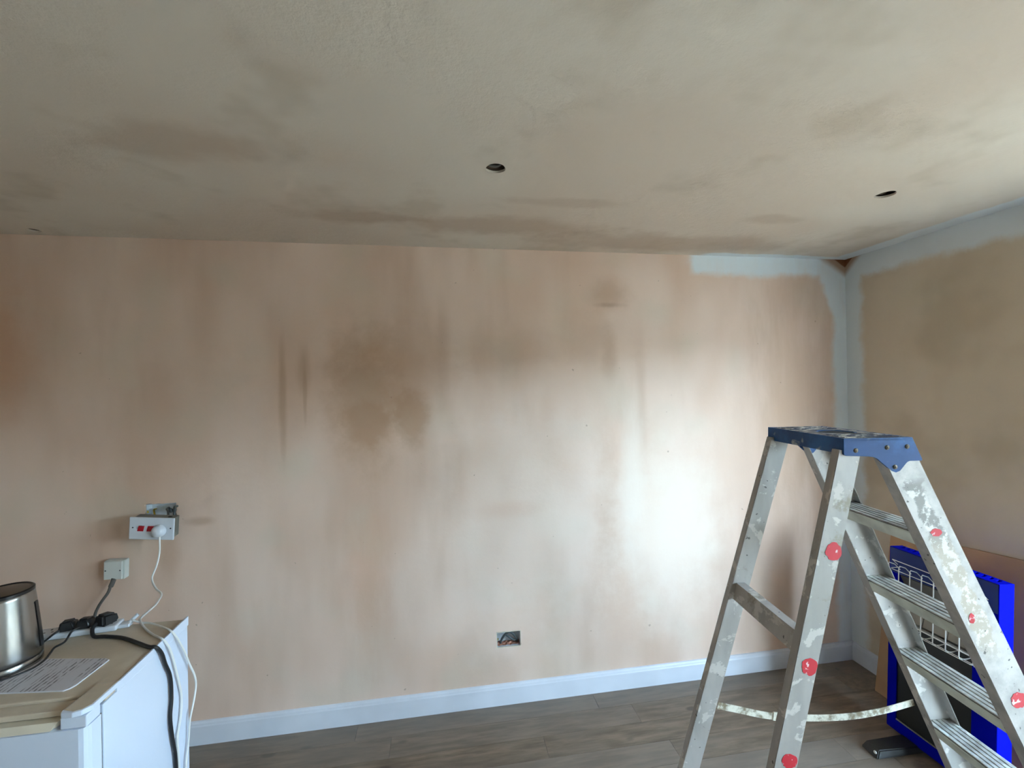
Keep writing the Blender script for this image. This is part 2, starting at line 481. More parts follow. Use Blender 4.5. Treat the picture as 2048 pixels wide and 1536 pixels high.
# ------------------------------------------------------------------ mesh helpers
def link(name, bm, mat, parent=None, smooth=False, angle=None):
    me = bpy.data.meshes.new(name)
    bmesh.ops.recalc_face_normals(bm, faces=bm.faces[:])
    bm.to_mesh(me)
    bm.free()
    for mt in (mat if isinstance(mat, (list, tuple)) else [mat]):
        me.materials.append(mt)
    if smooth:
        for p in me.polygons: p.use_smooth = True
        if angle is not None:
            me.set_sharp_from_angle(angle=math.radians(angle))
    o = bpy.data.objects.new(name, me)
    COL.objects.link(o)
    if parent: o.parent = parent
    return o

def struct(o):
    o['kind'] = 'structure'
    return o

def tag(o, label, cat, group=None):
    o['label'] = label
    o['category'] = cat
    if group: o['group'] = group
    return o

def thing(name, label, cat, loc=(0, 0, 0), rot=(0, 0, 0), group=None):
    o = bpy.data.objects.new(name, None)
    o.empty_display_size = 0.05
    o.location = loc
    o.rotation_euler = rot
    COL.objects.link(o)
    return tag(o, label, cat, group)

def box(bm, x0, x1, y0, y1, z0, z1, bevel=0.0, seg=2, mtx=None):
    t = bmesh.new()
    vs = [t.verts.new((x, y, z)) for x in (x0, x1) for y in (y0, y1) for z in (z0, z1)]
    for f in ((0, 1, 3, 2), (4, 6, 7, 5), (0, 4, 5, 1), (2, 3, 7, 6), (0, 2, 6, 4), (1, 5, 7, 3)):
        t.faces.new([vs[i] for i in f])
    bmesh.ops.recalc_face_normals(t, faces=t.faces[:])
    if bevel: bmesh.ops.bevel(t, geom=t.edges[:], offset=bevel, segments=seg, affect='EDGES', profile=0.5)
    if mtx: bmesh.ops.transform(t, matrix=mtx, verts=t.verts[:])
    merge(bm, t)
    return bm

def merge(bm, t):
    tmp = bpy.data.meshes.new('tmp')
    t.to_mesh(tmp)
    t.free()
    bm.from_mesh(tmp)
    bpy.data.meshes.remove(tmp)

def hexa(bm, pts):
    """eight points: bottom ring of four, then top ring of four"""
    vs = [bm.verts.new(p) for p in pts]
    for f in ((3, 2, 1, 0), (4, 5, 6, 7), (0, 1, 5, 4), (1, 2, 6, 5), (2, 3, 7, 6), (3, 0, 4, 7)):
        bm.faces.new([vs[i] for i in f])

def plate(outline, holes, fn, depth, bm=None):
    """flat sheet with holes: 2D loops mapped by fn to 3D and pushed along vector depth"""
    t = bmesh.new()
    edges = []
    for loop in [outline] + holes:
        vs = [t.verts.new(fn(a, b)) for a, b in loop]
        for i in range(len(vs)):
            edges.append(t.edges.new((vs[i], vs[(i + 1) % len(vs)])))
    bmesh.ops.triangle_fill(t, use_beauty=True, use_dissolve=True, edges=edges)
    if depth is not None:
        r = bmesh.ops.extrude_face_region(t, geom=t.faces[:])
        bmesh.ops.translate(t, vec=Vector(depth), verts=[v for v in r['geom'] if isinstance(v, bmesh.types.BMVert)])
    bmesh.ops.recalc_face_normals(t, faces=t.faces[:])
    if bm is None: return t
    merge(bm, t)
    return bm

def circle(cx, cy, rx, ry=None, n=24, wob=0.0, ph=0.0):
    ry = rx if ry is None else ry
    out = []
    for i in range(n):
        a = 2 * math.pi * i / n
        k = 1 + wob * (math.sin(3 * a + ph) + 0.6 * math.sin(5 * a + 2 * ph))
        out.append((cx + rx * k * math.cos(a), cy + ry * k * math.sin(a)))
    return out

def rect(x0, x1, y0, y1):
    return [(x0, y0), (x1, y0), (x1, y1), (x0, y1)]

def catmull(pts, sub=8):
    P = [Vector(p) for p in pts]
    P = [P[0] * 2 - P[1]] + P + [P[-1] * 2 - P[-2]]
    out = []
    for i in range(1, len(P) - 2):
        a, b, c, d = P[i - 1:i + 3]
        for k in range(sub):
            t = k / sub
            out.append(0.5 * ((2 * b) + (c - a) * t + (2 * a - 5 * b + 4 * c - d) * t * t + (3 * b - a - 3 * c + d) * t ** 3))
    out.append(P[-2])
    return out

def tube(bm, pts, r, n=8, sub=8, smooth=True):
    path = catmull(pts, sub) if smooth and len(pts) > 2 else [Vector(p) for p in pts]
    rings = []
    ref = None
    for i, p in enumerate(path):
        d = (path[min(i + 1, len(path) - 1)] - path[max(i - 1, 0)]).normalized()
        if ref is None:
            ref = Vector((0, 0, 1)) if abs(d.z) < 0.9 else Vector((1, 0, 0))
        ref = (ref - d * ref.dot(d))
        ref = ref.normalized() if ref.length > 1e-6 else d.orthogonal().normalized()
        s = d.cross(ref)
        rr = r(i / (len(path) - 1)) if callable(r) else r
        rings.append([bm.verts.new(p + (ref * math.cos(2 * math.pi * k / n) + s * math.sin(2 * math.pi * k / n)) * rr) for k in range(n)])
    for a, b in zip(rings, rings[1:]):
        for k in range(n):
            bm.faces.new((a[k], a[(k + 1) % n], b[(k + 1) % n], b[k]))
    bm.faces.new(rings[0][::-1]); bm.faces.new(rings[-1])
    return bm

def lathe(bm, prof, n=48, cx=0, cy=0, mtx=None):
    t = bmesh.new()
    rings = []
    for r, z in prof:
        if r < 1e-6:
            rings.append([t.verts.new((cx, cy, z))])
        else:
            rings.append([t.verts.new((cx + r * math.cos(2 * math.pi * k / n), cy + r * math.sin(2 * math.pi * k / n), z)) for k in range(n)])
    for a, b in zip(rings, rings[1:]):
        for k in range(n):
            k2 = (k + 1) % n
            if len(a) == 1 and len(b) == 1: continue
            if len(a) == 1: t.faces.new((a[0], b[k2], b[k]))
            elif len(b) == 1: t.faces.new((a[k], a[k2], b[0]))
            else: t.faces.new((a[k], a[k2], b[k2], b[k]))
    if mtx: bmesh.ops.transform(t, matrix=mtx, verts=t.verts[:])
    merge(bm, t)
    return bm

def new(): return bmesh.new()

def open_box(x0, x1, y0, y1, z0, z1, th, open_side='y0'):
    bm = new()
    box(bm, x0, x1, y0, y1, z0, z1)
    axis, val = {'y0': (1, y0), 'y1': (1, y1), 'x0': (0, x0)}[open_side]
    bmesh.ops.delete(bm, geom=[f for f in bm.faces if all(abs(v.co[axis] - val) < 1e-6 for v in f.verts)], context='FACES')
    bmesh.ops.solidify(bm, geom=bm.faces[:], thickness=th)
    return bm

# ------------------------------------------------------------------ room shell
XL, YF, HT = -5.00, -4.60, 2.40
HOLE_A = (-3.802, -3.667, 1.072, 1.150)      # opening of the hanging double socket
HOLE_B = (-2.153, -2.023, 0.293, 0.376)      # empty opening low on the wall
def ragged(h, seed, n=7, amp=0.0025):
    rd = random.Random(seed)
    x0, x1, z0, z1 = h
    pts = []
    c = [(x0, z0), (x1, z0), (x1, z1), (x0, z1)]
    for i in range(4):
        a, b = c[i], c[(i + 1) % 4]
        for k in range(n):
            t = k / n
            pts.append((a[0] + (b[0] - a[0]) * t + rd.uniform(-amp, amp), a[1] + (b[1] - a[1]) * t + rd.uniform(-amp, amp)))
    return pts
struct(link('wall_back', plate(rect(XL, 0.15, -0.1, HT + 0.19), [ragged(HOLE_A, 1), ragged(HOLE_B, 2)],
       lambda a, b: (a, 0.0, b), (0, 0.016, 0)), M['wall_back']))
struct(link('wall_right', plate([(0.0, -0.1), (DOOR_Y0, -0.1), (DOOR_Y0, DOOR_Z), (DOOR_Y1, DOOR_Z), (DOOR_Y1, -0.1), (YF, -0.1), (YF, HT + 0.19), (0.0, HT + 0.19)], [],
       lambda a, b: (0.0, a, b), (0.22, 0, 0)), M['wall_right']))
struct(link('wall_left', box(new(), XL - 0.1, XL, YF, 0.0, -0.1, HT + 0.19), M['plaster']))
struct(link('wall_front', box(new(), XL, 0.15, YF - 0.1, YF, -0.1, HT + 0.19), M['plaster']))
LIGHT_HOLES = [(-2.225, -0.862), (-0.683, -0.838), (-4.185, -0.062)]
HOLE_R = [0.033, 0.034, 0.024]
ceiling = struct(link('ceiling', plate(rect(XL, 0.10, YF, 0.015),
       [circle(x, y, r, n=22, wob=0.03, ph=i) for i, ((x, y), r) in enumerate(zip(LIGHT_HOLES, HOLE_R))],
       lambda a, b: (a, b, HT), (0, 0, 0.008)), M['ceiling']))
link('void_lining', box(new(), XL, 0.10, YF, 0.015, HT + 0.16, HT + 0.18), M['void'], ceiling)
for hx, hy in LIGHT_HOLES:
    bm = new()
    box(bm, hx - 0.2, hx + 0.2, hy + 0.028, hy + 0.075, HT + 0.014, HT + 0.16)
    link('joist', bm, M['void'], ceiling)
# wall behind the plaster openings
struct(link('wall_core', plate(rect(XL, 0.15, -0.1, HT + 0.19), [rect(HOLE_A[0], HOLE_A[1], HOLE_A[2], HOLE_A[3]), rect(HOLE_B[0], HOLE_B[1], HOLE_B[2], HOLE_B[3])],
       lambda a, b: (a, 0.017, b), (0, 0.09, 0)), M['brick']))

# floor made of individual laminate boards
floor = struct(link('floor', box(new(), XL, 0.15, YF, 0.0, -0.06, -0.009), M['underlay']))
PW, PL = 0.125, 1.215
bm = new()
hw, hl, c = PW / 2 - 0.0006, PL / 2 - 0.0006, 0.0012
hexa(bm, [(-hl, -hw, -0.008), (hl, -hw, -0.008), (hl, hw, -0.008), (-hl, hw, -0.008),
          (-hl, -hw, -c), (hl, -hw, -c), (hl, hw, -c), (-hl, hw, -c)])
top = [v for v in bm.verts if v.co.z > -0.005]
tf = [f for f in bm.faces if all(v in top for v in f.verts)][0]
r = bmesh.ops.inset_region(bm, faces=[tf], thickness=c, depth=0)
for v in tf.verts: v.co.z = 0.0
proto = link('plank', bm, M['plank'], floor)
first = True
rows = int(math.ceil(-YF / PW))
for j in range(rows):
    y = -(j + 0.5) * PW
    if y - PW / 2 < YF: break
    x = 0.0 - random.uniform(0.1, 1.1) + PL / 2
    full = []
    while x > XL - PL / 2:
        full.append(x)
        x -= PL
    for x in full:
        lo, hi = max(x - PL / 2, XL), min(x + PL / 2, 0.0)
        if hi - lo < 0.03: continue
        if abs((hi - lo) - PL) < 1e-4:
            if first: o = proto; first = False
            else:
                o = proto.copy(); COL.objects.link(o); o.parent = floor
            o.location = (x, y, 0)
        else:
            o = proto.copy(); COL.objects.link(o); o.parent = floor
            o.location = ((lo + hi) / 2, y, 0)
            o.scale = ((hi - lo) / PL, 1, 1)

# skirting boards with a small moulded top
def skirting_profile(d):   # (offset from wall, z)
    return [(0, 0), (d, 0), (d, 0.086), (d * 0.86, 0.092), (d * 0.80, 0.098), (d * 0.45, 0.105), (0, 0.107)]
def skirting(name, a, b, nrm):
    bm = new()
    A, B, N = Vector(a), Vector(b), Vector(nrm)
    ra = [bm.verts.new(A + N * o + Vector((0, 0, z))) for o, z in skirting_profile(0.016)]
    rb = [bm.verts.new(B + N * o + Vector((0, 0, z))) for o, z in skirting_profile(0.016)]
    k = len(ra)
    for i in range(k): bm.faces.new((ra[i], ra[(i + 1) % k], rb[(i + 1) % k], rb[i]))
    bm.faces.new(ra[::-1]); bm.faces.new(rb)
    return struct(link(name, bm, M['skirting']))
skirting('baseboard_back', (XL, 0, 0.0005), (0, 0, 0.0005), (0, -1, 0))
skirting('baseboard_right', (0, -0.016, 0.0005), (0, DOOR_Y0, 0.0005), (-1, 0, 0))

# garden door frame (open leaves folded away) and the ground outside
bm = new()
wf = 0.055
box(bm, 0.06, 0.13, DOOR_Y0 - wf, DOOR_Y0, 0, DOOR_Z)
box(bm, 0.06, 0.13, DOOR_Y1, DOOR_Y1 + wf, 0, DOOR_Z)
box(bm, 0.06, 0.13, DOOR_Y1 + wf, DOOR_Y0 - wf, DOOR_Z - wf, DOOR_Z)
box(bm, 0.06, 0.13, DOOR_Y1 + wf, DOOR_Y0 - wf, 0, 0.04)
for q in (1, 2):
    ym = DOOR_Y0 + (DOOR_Y1 - DOOR_Y0) * q / 3
    box(bm, 0.065, 0.125, ym - 0.05, ym + 0.05, 0.04, DOOR_Z - wf)
struct(link('door_1', bm, M['frame']))
struct(link('ground_outside', box(new(), 0.22, 12, -14, 8, -0.16, -0.1), M['paving']))
struct(link('wall_sky_cutoff', box(new(), 5.2, 5.3, -14, 8, -0.1, 2.2), M['sky_cutoff']))  # unseen, added outside; height shaped to cut off low sky light

# ------------------------------------------------------------------ step ladder
LX, LY, TH, LH = -1.1557, -1.1997, -0.1136, 1.5268
CA, CB, CW = 0.2248, -0.0433, 0.1564
FW, FK, FS, FO, FH = 0.1536, 0.0286, 0.4536, -0.0965, 0.0465
RW, RK, RS, RO, RH = 0.1497, 0.0432, 0.2700, -0.1950, 0.0300
ladder = thing('step_ladder', 'paint-spattered aluminium step ladder with blue plastic top and red paint spots', 'ladder', (LX, LY, 0), (0, 0, TH))
# local axes: x climbs towards the treads, -y is the near side (v = -y)
def LP(u, v, z): return Vector((u, -v, z))
def Fp(s, z, e, inn=0.0): return LP(FO + FS * (LH - z) + e, s * (FW + FK * (LH - z) - inn), z)
def Rp(s, z, e, inn=0.0): return LP(RO - RS * (LH - z) + e, s * (RW + RK * (LH - z) - inn), z)
def channel(pf, s, z0, z1, half, flange, th):
    """C-section upright: web outwards, two flanges turned in"""
    bm = new()
    prof = [(-half, 0), (half, 0), (half, flange), (half - th, flange), (half - th, th), (-half + th, th), (-half + th, flange), (-half, flange)]
    if not th: prof = [(-half, 0), (half, 0), (half, flange), (-half, flange)]
    N = 1
    rings = []
    for i in range(N + 1):
        z = z0 + (z1 - z0) * i / N
        rings.append([bm.verts.new(pf(s, z, e, k)) for e, k in prof])
    n = len(prof)
    for a, b in zip(rings, rings[1:]):
        for k in range(n): bm.faces.new((a[k], a[(k + 1) % n], b[(k + 1) % n], b[k]))
    bm.faces.new(rings[0][::-1]); bm.faces.new(rings[-1])
    bmesh.ops.recalc_face_normals(bm, faces=bm.faces[:])
    bmesh.ops.bevel(bm, geom=[e for e in bm.edges if abs(e.verts[0].co.z - e.verts[1].co.z) > 0.5], offset=0.0012, segments=2, affect='EDGES')
    return bm
for s in (1, -1):
    st = link('stile', channel(Fp, s, 0.012, LH - 0.035, FH, 0.034, 0.0028), M['stile' if s > 0 else 'alu'], ladder)
    lg = link('rear_leg', channel(Rp, s, 0.012, LH - 0.030, RH, 0.026, 0.0), M['alu'], ladder)
    bm = new()
    for (pf, half) in ((Fp, FH),):
        a = [pf(s, 0.0, e, k) for e, k in ((-half - .004, -.004), (half + .004, -.004), (half + .004, .038), (-half - .004, .038))]
        b = [pf(s, 0.05, e, k) for e, k in ((-half - .003, -.003), (half + .003, -.003), (half + .003, .037), (-half - .003, .037))]
        hexa(bm, a + b)
    link('rubber_foot', bm, M['rubber'], st)
    bm = new()
    a = [Rp(s, 0.0, e, k) for e, k in ((-RH - .004, -.004), (RH + .004, -.004), (RH + .004, .030), (-RH - .004, .030))]
    b = [Rp(s, 0.05, e, k) for e, k in ((-RH - .003, -.003), (RH + .003, -.003), (RH + .003, .029), (-RH - .003, .029))]
    hexa(bm, a + b)
    link('rubber_foot', bm, M['rubber'], lg)
# treads: ribbed top, lips turned down front and rear
for i in range(1, 6):
    z = LH - 0.25 * i
    hv = FW + FK * (LH - z) - 0.0032
    u0 = FO + FS * (LH - z) - FH + 0.004
    u1 = u0 + 0.086
    bm = new()
    box(bm, u0, u1, -hv, hv, z - 0.008, z - 0.004)
    du = FS * 0.030
    hexa(bm, [(u0 + du, -hv, z - 0.038), (u0 + du + 0.003, -hv, z - 0.038), (u0 + du + 0.003, hv, z - 0.038), (u0 + du, hv, z - 0.038),
              (u0, -hv, z - 0.008), (u0 + 0.003, -hv, z - 0.008), (u0 + 0.003, hv, z - 0.008), (u0, hv, z - 0.008)])
    box(bm, u1 - 0.003, u1, -hv, hv, z - 0.038, z - 0.008)
    tr = link('tread', bm, M['lip'], ladder)
    bm = new()
    k = 5
    pitch = (u1 - u0) / k
    for j in range(k):
        a = u0 + pitch * j
        box(bm, a + 0.0030, a + pitch - 0.0030, -hv, hv, z - 0.0045, z, 0.0012, 1)
        box(bm, a + pitch - 0.0020, a + pitch + 0.0020, -hv, hv, z - 0.0045, z - 0.0020)
    link('ribs', bm, M['tread'], tr)['kind'] = 'stuff'
    bm = new()
    box(bm, u0 + 0.001, u1 - 0.001, -hv + 0.0005, hv - 0.0005, z - 0.0042, z - 0.0036)
    link('groove_floor', bm, M['groove'], tr)
# rear cross braces: angle section
for zb in (1.0, 0.24):
    bm = new()
    h = 0.024
    y = RW + RK * (LH - zb) - 0.0265
    u = RO - RS * (LH - zb)
    sl = RS * h
    hexa(bm, [(u + sl * -1 - .0150, -y, zb - h), (u - sl - .0125, -y, zb - h), (u - sl - .0125, y, zb - h), (u - sl - .0150, y, zb - h),
              (u + sl - .0150, -y, zb + h), (u + sl - .0125, -y, zb + h), (u + sl - .0125, y, zb + h), (u + sl - .0150, y, zb + h)])
    box(bm, u + sl - .0150, u + sl + 0.012, -y, y, zb + h, zb + h + 0.003)
    link('cross_brace', bm, M['alu_dirty'], ladder)
# blue cap: skirted platform with riveted side cheeks
cap = link('top_cap', box(new(), -CA, CB, -CW, CW, LH - 0.006, LH - 0.0035), M['cap'], ladder)
side = [(-0.2248, LH), (-0.2252, LH - 0.041), (-0.219, LH - 0.044), (-0.1628, LH - 0.047), (-0.146, LH - 0.049), (-0.137, LH - 0.053), (-0.0985, LH - 0.086), (-0.0875, LH - 0.090),
        (-0.0765, LH - 0.086), (-0.057, LH - 0.064), (-0.050, LH - 0.061), (-0.0180, LH - 0.061), (-0.0157, LH - 0.058), (-0.0420, LH)]
for s in (1, -1):
    ck = link('cheek', plate(side, [], lambda a, b: (a, -s * CW, b), (0, s * 0.005, 0)), M['cap'], cap)
    for ru, rz in ((-0.1938, LH - 0.0308), (-0.1103, LH - 0.025), (-0.0566, LH - 0.0237), (-0.0899, LH - 0.0758)):
        bm = new()
        lathe(bm, [(0, 0.0035), (0.0022, 0.0035), (0.0028, 0.0020), (0.0045, 0.0028), (0.0058, 0.0012), (0.0062, -0.0005)], 16,
              mtx=Matrix.Translation((ru, -s * CW, rz)) @ Matrix.Rotation(s * math.pi / 2, 4, 'X'))
        link('rivet', bm, M['rivet'], ck, True)
bm = new()
box(bm, -CA - 0.001, -CA + 0.005, -CW + 0.0002, CW - 0.0002, LH - 0.041, LH + 0.0005, 0.0018)
link('rear_skirt', bm, M['cap'], cap)
bm = new()
box(bm, CB - 0.004, CB + 0.003, -CW + 0.005, CW - 0.005, LH - 0.030, LH, 0.0015)
link('front_skirt', bm, M['cap'], cap)
# spattered platform sheet with a bucket hole and two tool slots
cu = (-CA + CB) / 2
bm = plate(rect(-CA + 0.006, CB - 0.004, -CW + 0.006, CW - 0.006),
           [circle(cu + 0.012, 0.0, 0.052, 0.048, 28)[::-1]],
           lambda a, b: (a, b, LH - 0.0034), (0, 0, 0.0030))
link('platform', bm, M['cap_top'], cap)
bm = new()
lathe(bm, [(0.050, LH - 0.0004), (0.046, LH - 0.001), (0.044, LH - 0.0034)], 28, cu + 0.012, 0.0)
link('bucket_ring', bm, M['cap'], cap)
bm = plate(circle(cu + 0.012, 0.0, 0.046, n=28), [], lambda a, b: (a, b, LH - 0.0033), (0, 0, 0.0004))
link('bucket_hole', bm, M['dark'], cap)
for k, yy in enumerate((-0.135, -0.115, -0.095, -0.075, 0.075, 0.095, 0.115, 0.135)):
    bm = new()
    box(bm, -CA + 0.018, CB - 0.016, yy - 0.003, yy + 0.003, LH - 0.0004, LH + 0.0016, 0.001, 1)
    link('grip_rib', bm, M['cap_top'], cap)
# red paint spots on the near uprights
def spot(pf, s, u, z, r, seed, off, half_shift=0.0):
    e = u - (FO + FS * (LH - z) if pf is Fp else RO - RS * (LH - z))
    rd = random.Random(seed)
    bm = new()
    n = 22
    rim, rim2 = [], []
    for i in range(n):
        a = 2 * math.pi * i / n
        k = 1 + rd.uniform(-0.10, 0.08)
        du, dz = r[0] * k * math.cos(a), r[1] * k * math.sin(a)
        drift = (FS if pf is Fp else -RS) * dz
        for lst, inn in ((rim, -0.0002), (rim2, -0.0009)):
            z2 = z + dz
            lst.append(bm.verts.new(pf(s, z2, e + du + drift * 1.0 * (1 if pf is Fp else 1) - 0, inn)))
    bm.faces.new(rim2); bm.faces.new(rim[::-1])
    for i in range(n): bm.faces.new((rim[i], rim[(i + 1) % n], rim2[(i + 1) % n], rim2[i]))
    return link('red_paint_spot', bm, M['red'], ladder)
for i, (u, z, r) in enumerate(((-0.2623, 1.2412, (0.021, 0.023)), (-0.3400, 0.9595, (0.021, 0.021)), (-0.4025, 0.7343, (0.020, 0.018)))):
    spot(Rp, 1, u + 0.0, z, r, 10 + i, 0)
for i, (u, z, r) in enumerate(((0.0125, 1.2804, (0.015, 0.010)), (0.0966, 1.059, (0.008, 0.013)), (0.2117, 0.8486, (0.020, 0.020)))):
    spot(Fp, 1, u, z, r, 20 + i, 0)
# restraint strap sagging between far rear leg and far stile
pts = catmull([(-0.395, 0.186, 0.604), (-0.33, 0.186, 0.588), (-0.217, 0.186, 0.5607), (-0.069, 0.184, 0.5480), (0.0615, 0.181, 0.5500), (0.17, 0.178, 0.566), (0.272, 0.176, 0.590)], 8)
bm = new()
ring = []
for i, p in enumerate(pts):
    d = (pts[min(i + 1, len(pts) - 1)] - pts[max(i - 1, 0)]).normalized()
    nn = Vector((0, 1, 0))
    up = d.cross(nn) * -1
    ring.append([bm.verts.new(p + up * a + nn * b) for a, b in ((-0.011, -0.001), (0.011, -0.001), (0.011, 0.001), (-0.011, 0.001))])
for a, b in zip(ring, ring[1:]):
    for k in range(4): bm.faces.new((a[k], a[(k + 1) % 4], b[(k + 1) % 4], b[k]))
bm.faces.new(ring[0][::-1]); bm.faces.new(ring[-1])
strap = link('restraint_strap', bm, M['strap'], ladder)
bm = new()
box(bm, -0.045, 0.045, -0.0035, 0.0035, -0.0135, 0.0135, 0.002, 2, Matrix.Translation((-0.165, 0.185, 0.5535)) @ Matrix.Rotation(math.radians(9), 4, 'Y'))
link('strap_joint', bm, M['strap'], strap)

# ------------------------------------------------------------------ blue gas heater leaning back against the hardboard sheet
# local: x towards the room's right wall (depth), y along its width, z up
HW, HH, HD = 0.424, 0.875, 0.072
heater = thing('gas_heater', 'blue enamelled heater with chrome wire guard standing in the corner', 'heater', (-0.337, -0.708, 0.0), (0, math.radians(2.6), 0))
y0, y1 = -HW / 2, HW / 2
body = new()
t_ = 0.004
box(body, 0, HD, y0, y0 + t_, 0.025, HH, 0.0012, 1)         # near side
box(body, 0, HD, y1 - t_, y1, 0.025, HH, 0.0012, 1)         # far side
box(body, HD - t_, HD, y0 + t_, y1 - t_, 0.025, HH - t_)    # back
box(body, 0, HD, y0 + t_, y1 - t_, 0.025, 0.030)
casing = link('casing', body, M['blue'], heater)
# louvred top
slots = []
k = 0
yy = y0 + 0.022
while yy + 0.012 < y1 - 0.02:
    slots.append([(0.030, yy), (0.058, yy + 0.006), (0.058, yy + 0.018), (0.030, yy + 0.012)])
    yy += 0.0245
bm = plate(rect(0, HD - t_, y0 + t_, y1 - t_), slots, lambda a, b: (a, b, HH - 0.004), (0, 0, 0.004))
link('vented_top', bm, M['blue'], heater)
link('vent_shadow_plate', box(new(), 0.012, HD - t_, y0 + t_, y1 - t_, HH - 0.030, HH - 0.028), M['recess_shade'], heater)
# front: fascia, two side rails and bottom rail round a dark opening
bm = new()
hexa(bm, [(0.000, y0 + t_, 0.760), (0.010, y0 + t_, 0.755), (0.010, y1 - t_, 0.755), (0.000, y1 - t_, 0.760),
          (0.000, y0 + t_, HH - 0.0), (0.004, y0 + t_, HH - 0.004), (0.004, y1 - t_, HH - 0.004), (0.000, y1 - t_, HH - 0.0)])
link('fascia', bm, M['blue_shaded'], heater)
for a, b in ((y0 + t_, y0 + 0.085), (y1 - 0.040, y1 - t_)):
    link('side_rail', box(new(), 0.0, 0.006, a, b, 0.030, 0.758, 0.001, 1), M['blue'], heater)
link('bottom_rail', box(new(), 0.0, 0.006, y0 + 0.085, y1 - 0.040, 0.030, 0.075, 0.001, 1), M['blue'], heater)
ia, ib = y0 + 0.086, y1 - 0.041
link('lower_panel', box(new(), 0.007, 0.010, ia, ib, 0.076, 0.548), M['black'], heater)
link('panel_trim', box(new(), 0.002, 0.007, ia, ib, 0.0755, 0.080), M['reflector'], heater)
link('burner_recess', box(new(), 0.055, 0.058, ia, ib, 0.548, 0.757), M['recess_shade'], heater)
# hood, sloped reflector and ceramic plaques
bm = new()
hexa(bm, [(0.046, ia, 0.690), (0.052, ia, 0.694), (0.052, ib, 0.694), (0.046, ib, 0.690),
          (0.012, ia, 0.750), (0.018, ia, 0.754), (0.018, ib, 0.754), (0.012, ib, 0.750)])
link('burner_hood', bm, M['reflector'], heater)
pw = (ib - ia) / 3
for k in range(3):
    bm = new()
    a, b = ia + pw * k + 0.002, ia + pw * (k + 1) - 0.002
    hexa(bm, [(0.012, a, 0.560), (0.022, a, 0.556), (0.022, b, 0.556), (0.012, b, 0.560),
              (0.040, a, 0.668), (0.050, a, 0.664), (0.050, b, 0.664), (0.040, b, 0.668)])
    link('ceramic_plaque', bm, M['ceramic'], heater)
link('burner_sill', box(new(), 0.004, 0.030, ia, ib, 0.548, 0.554), M['reflector'], heater)
# chrome wire guard standing proud of the opening
gy0, gy1 = y0 + 0.036, y1 - 0.050
guard = link('guard_frame', tube(new(), [(0.0, gy1 + 0.012, 0.800), (-0.030, gy1 + 0.012, 0.826), (-0.030, gy0, 0.826), (0.0, gy0, 0.800)], 0.0020, 6, 1, False), M['wire'], heater)
XG = -0.066
for (xo, z, rr) in ((-0.058, 0.792, 0.0018), (XG, 0.578, 0.0032), (XG, 0.545, 0.0018), (-0.040, 0.538, 0.0018)):
    bm = new()
    tube(bm, [(0.001, gy1, z), (xo + 0.010, gy1, z), (xo, gy1 - 0.010, z), (xo, gy0 + 0.010, z), (xo + 0.010, gy0, z), (0.001, gy0, z)], rr, 6, 1, False)
    link('guard_wire', bm, M['wire'], guard)
for k in range(8):
    yy = gy1 - k * (gy1 - gy0) / 7
    bm = new()
    tube(bm, [(0.010, yy, 0.772), (-0.030, yy, 0.808), (XG + 0.004, yy, 0.818), (XG, yy, 0.812), (XG, yy, 0.552), (XG + 0.006, yy, 0.542), (-0.030, yy, 0.540), (0.004, yy, 0.544)], 0.0022, 6, 1, False)
    link('guard_wire', bm, M['wire'], guard)
# black moulded feet reaching forward
for yc in (0.105, -0.150):
    bm = new()
    hexa(bm, [(-0.215, yc - 0.040, -0.006), (0.07, yc - 0.045, 0.004), (0.07, yc + 0.045, 0.004), (-0.215, yc + 0.040, -0.006),
              (-0.195, yc - 0.030, 0.026), (0.07, yc - 0.040, 0.030), (0.07, yc + 0.040, 0.030), (-0.195, yc + 0.030, 0.026)])
    bmesh.ops.bevel(bm, geom=bm.edges[:], offset=0.004, segments=2, affect='EDGES')
    ft = link('foot', bm, M['rubber'], heater)
    bm = new()
    lathe(bm, [(0, 0.004), (0.006, 0.003), (0.007, 0)], 12, mtx=Matrix.Translation((-0.205, yc - 0.02, 0.012)) @ Matrix.Rotation(-math.pi / 2, 4, 'Y'))
    link('screw', bm, M['wire'], ft)

# hardboard sheet leaning on the wall behind the heater
bm = new()
Y0, Y1 = -0.262, -1.02
hexa(bm, [(-0.138, Y1, 0.0005), (-0.126, Y1, 0.0005), (-0.126, Y0, 0.0005), (-0.138, Y0, 0.0005),
          (-0.016, Y1, 0.925), (-0.004, Y1, 0.925), (-0.004, Y0, 0.850), (-0.016, Y0, 0.850)])
tag(link('leaning_board', bm, M['board']), 'brown sheet of board leaning against the wall behind the blue heater', 'board')

